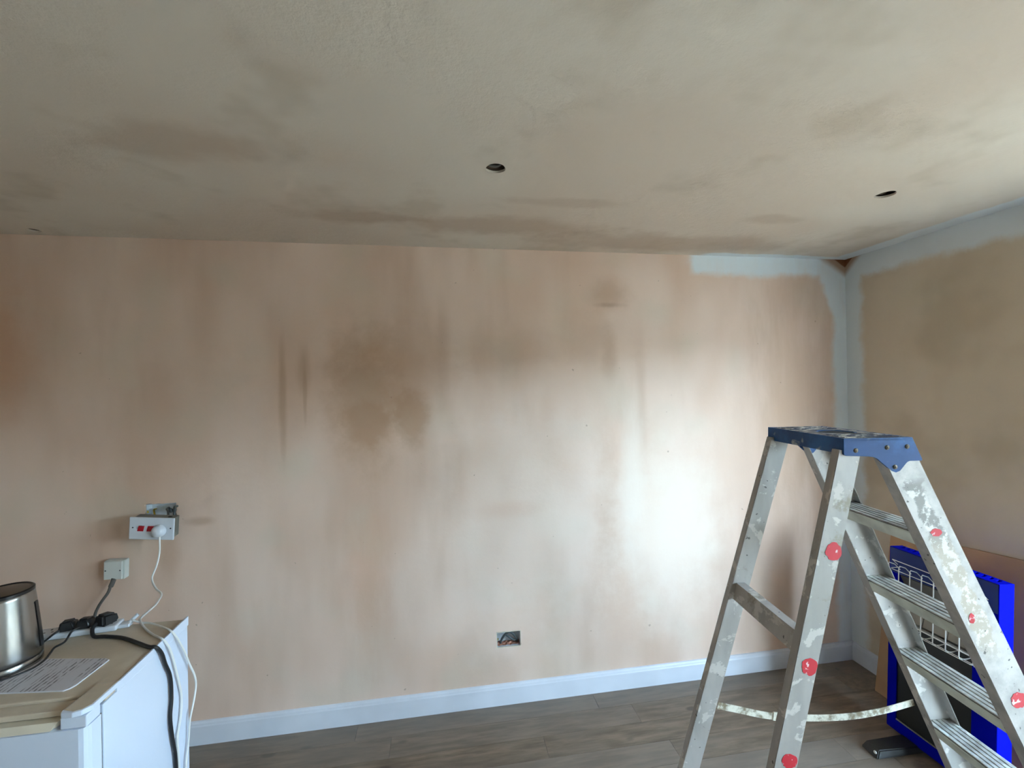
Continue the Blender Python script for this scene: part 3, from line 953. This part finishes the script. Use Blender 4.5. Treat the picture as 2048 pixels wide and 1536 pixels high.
# ------------------------------------------------------------------ under-counter fridge
FX0, FX1, FYB, FYF, FZ = -3.895, -3.340, -0.547, -1.010, 0.850
fridge = thing('undercounter_fridge', 'white under-counter appliance with dusty tan top at the left edge', 'fridge', ((FX0 + FX1) / 2, (FYB + FYF) / 2, 0))
ox, oy = (FX0 + FX1) / 2, (FYB + FYF) / 2
T = Matrix.Translation((-ox, -oy, 0))
def fb(*a, **k): return box(new(), *a, mtx=T, **k)
link('cabinet_body', fb(FX0, FX1, FYF + 0.060, FYB, 0.02, FZ - 0.022, bevel=0.003), M['white'], fridge)
link('worktop', fb(FX0, FX1 - 0.004, FYF + 0.072, FYB + 0.002, FZ - 0.022, FZ, bevel=0.003), M['fridge_top'], fridge)
bm = new()
hexa(bm, [(FX1 - 0.004 - ox, FYF + 0.11 - oy, FZ - 0.022), (FX1 + 0.001 - ox, FYF + 0.11 - oy, FZ - 0.022), (FX1 + 0.001 - ox, FYB - 0.010 - oy + 0.012, FZ - 0.022), (FX1 - 0.004 - ox, FYB + 0.002 - oy, FZ - 0.022),
          (FX1 - 0.004 - ox, FYF + 0.11 - oy, FZ + 0.001), (FX1 + 0.001 - ox, FYF + 0.11 - oy, FZ + 0.001), (FX1 + 0.001 - ox, FYB + 0.004 - oy, FZ + 0.009), (FX1 - 0.004 - ox, FYB + 0.004 - oy, FZ + 0.009)])
link('side_edging', bm, M['white'], fridge)
link('front_step', fb(FX0, FX1 - 0.045, FYF + 0.030, FYF + 0.071, FZ - 0.022, FZ - 0.007, bevel=0.002), M['fridge_top'], fridge)
# rounded white corner cap at the front right of the top
crn = [(FX1 - 0.052, FYF + 0.115), (FX1 - 0.062, FYF + 0.010), (FX1 - 0.058, FYF + 0.002), (FX1 - 0.030, FYF - 0.002), (FX1 - 0.012, FYF + 0.004), (FX1 + 0.002, FYF + 0.022), (FX1 + 0.003, FYF + 0.120)]
bm = plate([(a - ox, b - oy) for a, b in crn], [], lambda a, b: (a, b, FZ - 0.010), (0, 0, 0.014))
bmesh.ops.bevel(bm, geom=[e for e in bm.edges], offset=0.0012, segments=1, affect='EDGES')
link('corner_cap', bm, M['white'], fridge)
bm = plate([((a - ox) * 1.0, b - oy) for a, b in [(FX1 - 0.050, FYF + 0.112), (FX1 - 0.058, FYF + 0.012), (FX1 - 0.030, FYF + 0.003), (FX1 - 0.014, FYF + 0.009), (FX1 - 0.003, FYF + 0.026), (FX1 - 0.001, FYF + 0.117)]], [],
           lambda a, b: (a, b, FZ + 0.0035), (0, 0, 0.0012))
link('corner_cap_top', bm, M['fridge_top'], fridge)
# door: slab with rounded front corners, handle groove along its top
prof = [(FX0, FYF + 0.052), (FX0, FYF + 0.012), (FX0 + 0.004, FYF + 0.004), (FX0 + 0.012, FYF), (FX1 - 0.018, FYF), (FX1 - 0.008, FYF + 0.003), (FX1 - 0.002, FYF + 0.010), (FX1, FYF + 0.020), (FX1, FYF + 0.052)]
bm = plate([(a - ox, b - oy) for a, b in prof], [], lambda a, b: (a, b, 0.06), (0, 0, FZ - 0.042 - 0.06))
door = link('door', bm, M['white'], fridge)
bm = new()
hexa(bm, [(FX0 - ox, FYF + 0.004 - oy, FZ - 0.0415), (FX1 - 0.085 - ox, FYF + 0.004 - oy, FZ - 0.0415), (FX1 - 0.070 - ox, FYF + 0.046 - oy, FZ - 0.0415), (FX0 - ox, FYF + 0.046 - oy, FZ - 0.0415),
          (FX0 - ox, FYF + 0.012 - oy, FZ - 0.024), (FX1 - 0.072 - ox, FYF + 0.012 - oy, FZ - 0.024), (FX1 - 0.062 - ox, FYF + 0.046 - oy, FZ - 0.024), (FX0 - ox, FYF + 0.046 - oy, FZ - 0.024)])
link('handle_strip', bm, M['cream'], door)  # yellowish tint carries the shading of the handle recess
link('door_end_block', fb(FX1 - 0.062, FX1 - 0.001, FYF + 0.004, FYF + 0.052, FZ - 0.0415, FZ - 0.011, bevel=0.003), M['white'], door)
link('door_seal', fb(FX0 + 0.01, FX1 - 0.004, FYF + 0.0525, FYF + 0.0595, 0.065, FZ - 0.044), M['cable_grey'], fridge)
link('plinth', fb(FX0 + 0.02, FX1 - 0.02, FYF + 0.08, FYB - 0.01, 0.001, 0.02), M['black'], fridge)

# ------------------------------------------------------------------ kettle
KX, KY, KZ = -3.738, -0.752, FZ
kettle = thing('kettle', 'brushed stainless steel kettle with dark rim on the tan appliance top', 'kettle', (KX, KY, KZ))
link('body', lathe(new(), [(0.080, 0.022), (0.0835, 0.026), (0.0835, 0.040), (0.082, 0.060), (0.078, 0.110), (0.073, 0.165), (0.068, 0.212), (0.0665, 0.222), (0.064, 0.224)], 64), M['steel'], kettle, True, 50)
link('base', lathe(new(), [(0, 0.0006), (0.080, 0.0006), (0.0835, 0.003), (0.084, 0.014), (0.083, 0.020), (0.081, 0.024), (0, 0.024)], 64), M['steel'], kettle, True, 40)
link('rim', lathe(new(), [(0.0645, 0.221), (0.0672, 0.222), (0.0672, 0.230), (0.063, 0.233), (0.058, 0.231), (0.058, 0.224)], 64), M['kettle_black'], kettle, True, 40)
link('lid', lathe(new(), [(0.0585, 0.224), (0.0585, 0.230), (0.045, 0.233), (0.020, 0.235), (0, 0.2355)], 48), M['lid_grey'], kettle, True, 40)
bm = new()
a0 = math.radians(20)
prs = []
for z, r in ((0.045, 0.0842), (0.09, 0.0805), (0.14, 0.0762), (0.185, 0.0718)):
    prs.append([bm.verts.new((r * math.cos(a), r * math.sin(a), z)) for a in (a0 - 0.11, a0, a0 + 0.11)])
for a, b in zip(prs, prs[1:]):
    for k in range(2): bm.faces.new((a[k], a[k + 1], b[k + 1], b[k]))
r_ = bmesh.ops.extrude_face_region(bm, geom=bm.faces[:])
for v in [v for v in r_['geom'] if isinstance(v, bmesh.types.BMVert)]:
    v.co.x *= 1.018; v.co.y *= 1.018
link('dark_side_strip', bm, M['kettle_black'], kettle)  # dark strip standing slightly off the right side of the body
bm = new()
tube(bm, [(-0.064, 0.01, 0.215), (-0.105, 0.015, 0.220), (-0.128, 0.018, 0.185), (-0.128, 0.018, 0.110), (-0.112, 0.016, 0.060), (-0.080, 0.012, 0.050)], 0.011, 10, 6)
link('handle', bm, M['kettle_black'], kettle, True, 60)
bm = new()
hexa(bm, [(0.055, -0.016, 0.195), (0.074, -0.008, 0.206), (0.074, 0.008, 0.206), (0.055, 0.016, 0.195),
          (0.055, -0.020, 0.222), (0.080, -0.007, 0.224), (0.080, 0.007, 0.224), (0.055, 0.020, 0.222)])
bmesh.ops.transform(bm, matrix=Matrix.Rotation(math.radians(140), 4, 'Z'), verts=bm.verts[:])
link('spout', bm, M['steel'], kettle)

# ------------------------------------------------------------------ printed leaflet on the appliance top
lf = [(-3.690, -0.735), (-3.655, -0.7290), (-3.458, -0.7630), (-3.4430, -0.7720), (-3.4440, -0.790), (-3.449, -0.888), (-3.4545, -0.9010), (-3.466, -0.9090), (-3.640, -0.8880), (-3.715, -0.8770)]
paper = thing('printed_leaflet', 'printed leaflet in grey text lying on the tan top before the kettle', 'leaflet', (-3.56, -0.83, FZ + 0.0003))
paper_pts = [(a + 3.56, b + 0.83) for a, b in lf]
bm = plate(paper_pts, [], lambda a, b: (a, b, 0.0), (0, 0, 0.0028))
link('pages', bm, M['paper_edge'], paper)
bm = plate([(a * 0.985, b * 0.975) for a, b in paper_pts], [], lambda a, b: (a, b, 0.0029), (0, 0, 0.0004))
link('printed_cover', bm, M['paper'], paper)

# ------------------------------------------------------------------ extension lead with plugs
ext = thing('extension_lead', 'white multi-way extension block lying along the back of the tan top', 'extension lead', (-3.664, -0.577, FZ), (0, 0, math.radians(8)))
bm = box(new(), -0.118, 0.118, -0.029, 0.029, 0.0008, 0.020, 0.006, 3)
link('block', bm, M['white_plastic'], ext)
for k in range(4):
    bm = new()
    for dx, dy, w_, h_ in ((0, 0.011, 0.0022, 0.004), (-0.011, -0.007, 0.0034, 0.0018), (0.011, -0.007, 0.0034, 0.0018)):
        xc = -0.080 + k * 0.055
        box(bm, xc + dx - w_, xc + dx + w_, dy - h_, dy + h_, 0.0198, 0.0204)
    link('socket_slots', bm, M['dark'], ext)['kind'] = 'stuff'
bm = new()
box(bm, 0.116, 0.150, -0.016, 0.016, 0.0008, 0.014, 0.004, 2)
link('end_cap', bm, M['white_plastic'], ext)
bm = new()
tube(bm, [(0.142, 0.004, 0.010), (0.152, 0.010, 0.020), (0.163, 0.016, 0.030)], 0.006, 10, 4)
link('cord_grip', bm, M['white_plastic'], ext)
# trailing white cord of the block, over the side panel
bm = new()
tube(bm, [(-3.5160, -0.552, 0.868), (-3.4850, -0.556, 0.857), (-3.4518, -0.5646, 0.8570), (-3.3920, -0.602, 0.8575), (-3.3450, -0.640, 0.8600), (-3.3300, -0.632, 0.8300), (-3.3250, -0.600, 0.765), (-3.3240, -0.5700, 0.700), (-3.3200, -0.5480, 0.6476), (-3.3200, -0.5383, 0.6034), (-3.3200, -0.5527, 0.5588), (-3.3250, -0.5702, 0.5002), (-3.3300, -0.5719, 0.4307), (-3.3300, -0.5899, 0.3461), (-3.328, -0.60, 0.15), (-3.30, -0.60, 0.006), (-3.20, -0.62, 0.005)], 0.0032, 8, 6)
bmesh.ops.transform(bm, matrix=(Matrix.Translation(ext.location) @ Matrix.Rotation(math.radians(8), 4, 'Z')).inverted(), verts=bm.verts[:])
link('cord', bm, M['cable_white'], ext, True)['label'] = 'thin white cord looping off the corner of the white side panel'

def plug_body(bm, mtx, l=0.048, w=0.046, h=0.034):
    t = bmesh.new()
    a = [(-w / 2, -l / 2, 0), (w / 2, -l / 2, 0), (w / 2, l / 2, 0), (-w / 2, l / 2, 0)]
    b = [(-w * 0.34, -l * 0.40, h), (w * 0.34, -l * 0.40, h), (w * 0.42, l * 0.40, h * 0.8), (-w * 0.42, l * 0.40, h * 0.8)]
    hexa(t, a + b)
    bmesh.ops.recalc_face_normals(t, faces=t.faces[:])
    bmesh.ops.bevel(t, geom=t.edges[:], offset=0.006, segments=3, affect='EDGES')
    bmesh.ops.transform(t, matrix=mtx, verts=t.verts[:])
    merge(bm, t)
    return bm
zt = FZ + 0.0206
def plug(label, x, y, rot, cord, r, cmat, sz=1.0):
    root = thing('power_plug', label, 'plug', (x, y, zt), group='black plugs in the extension block')
    link('plug_body', plug_body(new(), Matrix.Rotation(rot, 4, 'Z') @ Matrix.Scale(sz, 4)), M['plug_black'], root, True, 40)
    bm = new()
    o = Vector((x, y, zt))
    tube(bm, [Vector(p) - o for p in cord], r, 10, 8)
    link('cord', bm, cmat, root, True, 60)
    return root
c1 = FZ + 0.0045
plug('black plug nearest the kettle in the white extension block', -3.692, -0.582, math.radians(20),
     [(-3.698, -0.600, zt + 0.010), (-3.708, -0.618, zt + 0.004), (-3.735, -0.634, c1), (-3.775, -0.655, c1), (-3.84, -0.650, c1), (-3.88, -0.69, c1), (-3.868, -0.80, c1), (-3.78, -0.851, c1), (-3.725, -0.836, c1)], 0.0032, M['cable_black'])
plug('middle of three black plugs in the white extension block', -3.644, -0.575, math.radians(8),
     [(-3.646, -0.596, zt + 0.010), (-3.660, -0.612, zt + 0.004), (-3.6600, -0.640, c1 + 0.002), (-3.6680, -0.668, c1), (-3.6560, -0.700, c1), (-3.6400, -0.745, c1), (-3.6420, -0.785, c1), (-3.6700, -0.820, c1), (-3.7200, -0.853, c1 + 0.001), (-3.79, -0.870, c1)], 0.0032, M['cable_black'])
k6 = 0.0058
c2 = FZ + k6 + 0.0008
plug('black plug with thick black cable at the right end of extension block', -3.588, -0.566, math.radians(-20),
     [(-3.603, -0.584, zt + 0.012), (-3.604, -0.604, zt + 0.004), (-3.588, -0.622, c2), (-3.5500, -0.630, c2), (-3.4827, -0.6520, c2), (-3.4092, -0.6960, c2), (-3.3600, -0.7280, c2 + 0.001), (-3.3380, -0.7300, c2 - 0.002), (-3.3300, -0.7150, 0.825), (-3.3310, -0.6960, 0.780), (-3.3310, -0.6702, 0.7195), (-3.3310, -0.6651, 0.6473), (-3.3310, -0.6737, 0.5847), (-3.3310, -0.6632, 0.5079), (-3.3310, -0.6473, 0.4155), (-3.330, -0.64, 0.20), (-3.315, -0.64, 0.03), (-3.26, -0.65, 0.007), (-3.15, -0.66, 0.007)], k6, M['cable_black'], 1.15)

# ------------------------------------------------------------------ double socket hanging from its opening
SX, SY, SZ = -3.700, -0.118, 1.0688
sock = thing('double_socket', 'white double wall socket with red switches hanging loose off the wall', 'socket', (SX, SY, SZ), (math.radians(4), math.radians(5.5), 0))
bm = box(new(), -0.090, 0.090, -0.009, 0.0, -0.050, 0.050, 0.004, 3)
link('faceplate', bm, M['white_plastic'], sock)
bm = open_box(-0.080, 0.080, 0.001, 0.048, -0.044, 0.044, 0.003)
sb = link('back_box', bm, M['grey_box'], sock)
bm = plate(circle(0.055, 0.025, 0.009, 0.006, 16), [], lambda a, b: (a, b, 0.0441), (0, 0, 0.0006))
link('knockout', bm, M['dark'], sb)
for xx in (-0.0415, -0.0045):
    bm = new()
    # rocker seen tilted: a slanted block
    hexa(bm, [(xx - 0.015, -0.0095, -0.012), (xx + 0.009, -0.0095, -0.012), (xx + 0.009, -0.0088, -0.012), (xx - 0.015, -0.0088, -0.012),
              (xx - 0.008, -0.0130, 0.013), (xx + 0.015, -0.0130, 0.013), (xx + 0.015, -0.0088, 0.013), (xx - 0.008, -0.0088, 0.013)])
    link('rocker_switch', bm, M['switch_red'], sock)
for xx in (-0.0745, 0.0765):
    bm = new()
    lathe(bm, [(0, 0.0012), (0.0028, 0.0010), (0.0034, 0.0)], 12, mtx=Matrix.Translation((xx, -0.009, 0.004)) @ Matrix.Rotation(math.pi / 2, 4, 'X'))
    link('screw', bm, M['screw'], sock)
# conductors from the wall opening into the hanging box
bm = new()
tube(bm, [(0.02, 0.150, 0.045), (0.03, 0.120, 0.060), (0.040, 0.085, 0.068), (0.052, 0.060, 0.058), (0.058, 0.050, 0.035)], 0.0055, 10, 6)
link('supply_cable', bm, M['cable_dark_grey'], sock)
bm = new()
tube(bm, [(-0.02, 0.150, 0.040), (-0.01, 0.115, 0.046), (0.015, 0.080, 0.048), (0.030, 0.055, 0.030)], 0.0045, 10, 6)
link('supply_cable', bm, M['cable_dark_grey'], sock)

wp = thing('power_plug', 'round white plug with wavy white cord in the hanging double socket', 'plug', (-3.667, -0.1285, 1.0580))
bm = new()
lathe(bm, [(0.0275, 0.0), (0.0270, 0.010), (0.0235, 0.020), (0.016, 0.027), (0.0, 0.030)], 32, mtx=Matrix.Rotation(math.pi / 2, 4, 'X'))
link('plug_body', bm, M['white_plastic'], wp, True, 50)
o = Vector((-3.667, -0.1285, 1.0580))
cord = [(-3.661, -0.140, 1.040), (-3.655, -0.150, 1.020), (-3.6532, -0.155, 0.970), (-3.6540, -0.175, 0.920), (-3.6578, -0.200, 0.8757), (-3.6200, -0.240, 0.8480), (-3.5764, -0.280, 0.8390), (-3.5480, -0.350, 0.8410), (-3.5346, -0.400, 0.8424), (-3.5145, -0.500, 0.8530), (-3.495, -0.545, 0.8590), (-3.4498, -0.5945, 0.8545), (-3.3920, -0.648, 0.8545), (-3.3450, -0.685, 0.8570), (-3.3310, -0.680, 0.8300), (-3.3310, -0.6574, 0.7823), (-3.3310, -0.6231, 0.6716), (-3.3320, -0.6070, 0.6069), (-3.3320, -0.6148, 0.5410), (-3.3320, -0.6339, 0.4849), (-3.3320, -0.6278, 0.3955), (-3.331, -0.62, 0.15), (-3.30, -0.62, 0.006), (-3.18, -0.64, 0.005)]
bm = new()
tube(bm, [Vector(p) - o for p in cord], 0.0036, 10, 6)
link('cord', bm, M['cable_white'], wp, True, 60)
bm = new()
for k in range(3):
    lathe(bm, [(0.0045, -0.0016), (0.0058, 0.0), (0.0045, 0.0016)], 10, mtx=Matrix.Translation(Vector((-3.661, -0.140, 1.038 - 0.006 * k)) - o))
link('strain_relief', bm, M['white_plastic'], wp)

# recessed galvanised boxes
def back_box(label, h, depth=0.044):
    x0, x1, z0, z1 = h
    cx, cz = (x0 + x1) / 2, (z0 + z1) / 2
    root = thing('recessed_box', label, 'back box', (cx, 0.0, cz))
    w, hh = (x1 - x0) / 2 - 0.0035, (z1 - z0) / 2 - 0.0035
    bm = open_box(-w, w, 0.006, 0.006 + depth, -hh, hh, 0.001)
    link('metal_box', bm, M['galv'], root)
    bm = new()
    box(bm, -w, -w + 0.007, 0.008, 0.012, -0.006, 0.006)
    link('fixing_lug', bm, M['brass'], root)
    return root, w, hh
ra, w, hh = back_box('recessed galvanised box in the wall above the hanging double socket', HOLE_A)
bm = new()
tube(bm, [(0.030, 0.046, -0.010), (0.032, 0.020, 0.004), (0.040, 0.000, 0.010), (0.048, -0.006, -0.004)], 0.0055, 10, 6)
link('cable', bm, M['cable_dark_grey'], ra, True, 60)
bm = new()
tube(bm, [(-0.045, 0.045, 0.004), (-0.040, 0.020, 0.006), (-0.030, 0.006, -0.008), (-0.02, -0.002, -0.03)], 0.0040, 8, 6)
link('earth_wire', bm, M['brass'], ra, True, 60)
rb, w, hh = back_box('recessed galvanised box with grey cables low on the wall above skirting', HOLE_B)
bm = new()
tube(bm, [(-0.040, 0.030, -0.034), (-0.036, 0.022, -0.010), (-0.018, 0.014, 0.020), (0.004, 0.012, 0.031), (0.026, 0.014, 0.018), (0.045, 0.020, -0.012), (0.046, 0.030, -0.028)], 0.0058, 10, 6)
link('cable', bm, M['cable_dark_grey'], rb, True, 60)
bm = new()
tube(bm, [(-0.018, 0.022, 0.018), (0.000, 0.018, 0.006), (0.020, 0.018, -0.010), (0.036, 0.024, -0.020)], 0.0055, 10, 6)
link('cable', bm, M['cable_dark_grey'], rb, True, 60)
bm = new()
t = bmesh.new()
bmesh.ops.create_grid(t, x_segments=14, y_segments=4, size=0.5)
for v in t.verts:
    v.co = Vector((v.co.x * 2 * (w - 0.002), 0.005 + (v.co.y + 0.5) * 0.041, -hh + 0.0065 + 0.0045 * math.sin(v.co.x * 23) * math.cos(v.co.y * 9) + random.uniform(-0.002, 0.003)))
merge(bm, t)
link('rubble', bm, M['brick'], rb)
bm = plate(rect(-w - 0.004, w + 0.004, -hh - 0.004, hh + 0.004), [rect(-w - 0.0005, w + 0.0005, -hh - 0.001, hh + 0.001)], lambda a, b: (a, -0.0006, b), (0, 0.004, 0))
link('cut_edge', bm, M['cream'], rb)

# single blank plate with flex outlet
sp = thing('flex_outlet_plate', 'single square off-white wall plate with grey cable below the double socket', 'wall plate', (-3.912, 0.0, 0.864), (0, math.radians(2.0), 0))
bm = box(new(), -0.038, 0.036, -0.040, -0.030, -0.041, 0.041, 0.003, 2)
link('faceplate', bm, M['spur'], sp)
bm = new()
hexa(bm, [(-0.038, -0.032, -0.043), (0.043, -0.032, -0.043), (0.043, -0.0005, -0.043), (-0.038, -0.0005, -0.043),
          (-0.038, -0.032, 0.043), (0.043, -0.032, 0.043), (0.043, -0.0005, 0.043), (-0.038, -0.0005, 0.043)])
bmesh.ops.bevel(bm, geom=bm.edges[:], offset=0.002, segments=2, affect='EDGES')
link('surface_box', bm, M['spur'], sp)
for xx in (-0.030, 0.029):
    bm = new()
    lathe(bm, [(0, 0.0012), (0.0028, 0.0010), (0.0032, 0.0)], 12, mtx=Matrix.Translation((xx, -0.040, 0.0)) @ Matrix.Rotation(math.pi / 2, 4, 'X'))
    link('screw', bm, M['screw'], sp)
bm = new()
tube(bm, [(0.004, -0.036, -0.036), (0.000, -0.038, -0.052), (-0.006, -0.042, -0.072)], 0.0095, 12, 4)
gl = link('flex_grip', bm, M['cable_grey'], sp, True, 50)
bm = new()
o = Vector((-3.912, 0.0, 0.864))
tube(bm, [Vector(p) - o for p in ((-3.918, -0.042, 0.795), (-3.9250, -0.046, 0.768), (-3.9400, -0.050, 0.742), (-3.9587, -0.050, 0.7103), (-3.9732, -0.050, 0.6688), (-3.976, -0.050, 0.60), (-3.97, -0.055, 0.3), (-3.96, -0.08, 0.01))], 0.0060, 10, 6)
link('flex', bm, M['cable_grey'], sp, True, 60)

# cable tails lying in the ceiling openings
for i, ((hx, hy), lab) in enumerate(zip(LIGHT_HOLES[:2], ('grey cable tail coiled inside the middle ceiling hole', 'brown cable tail inside the ceiling hole nearest the corner'))):
    bm = new()
    tube(bm, [(-0.09, 0.0, 0.06), (-0.03, 0.012, 0.022), (0.004, 0.016, 0.016), (0.020, 0.006, 0.024), (0.006, -0.010, 0.028), (-0.05, -0.02, 0.07)], 0.0048, 10, 8)
    o = link('cable_tail', bm, M['cable_grey'] if i == 0 else M['void'], None, True, 60)
    o.location = (hx, hy, HT)
    tag(o, lab, 'cable')
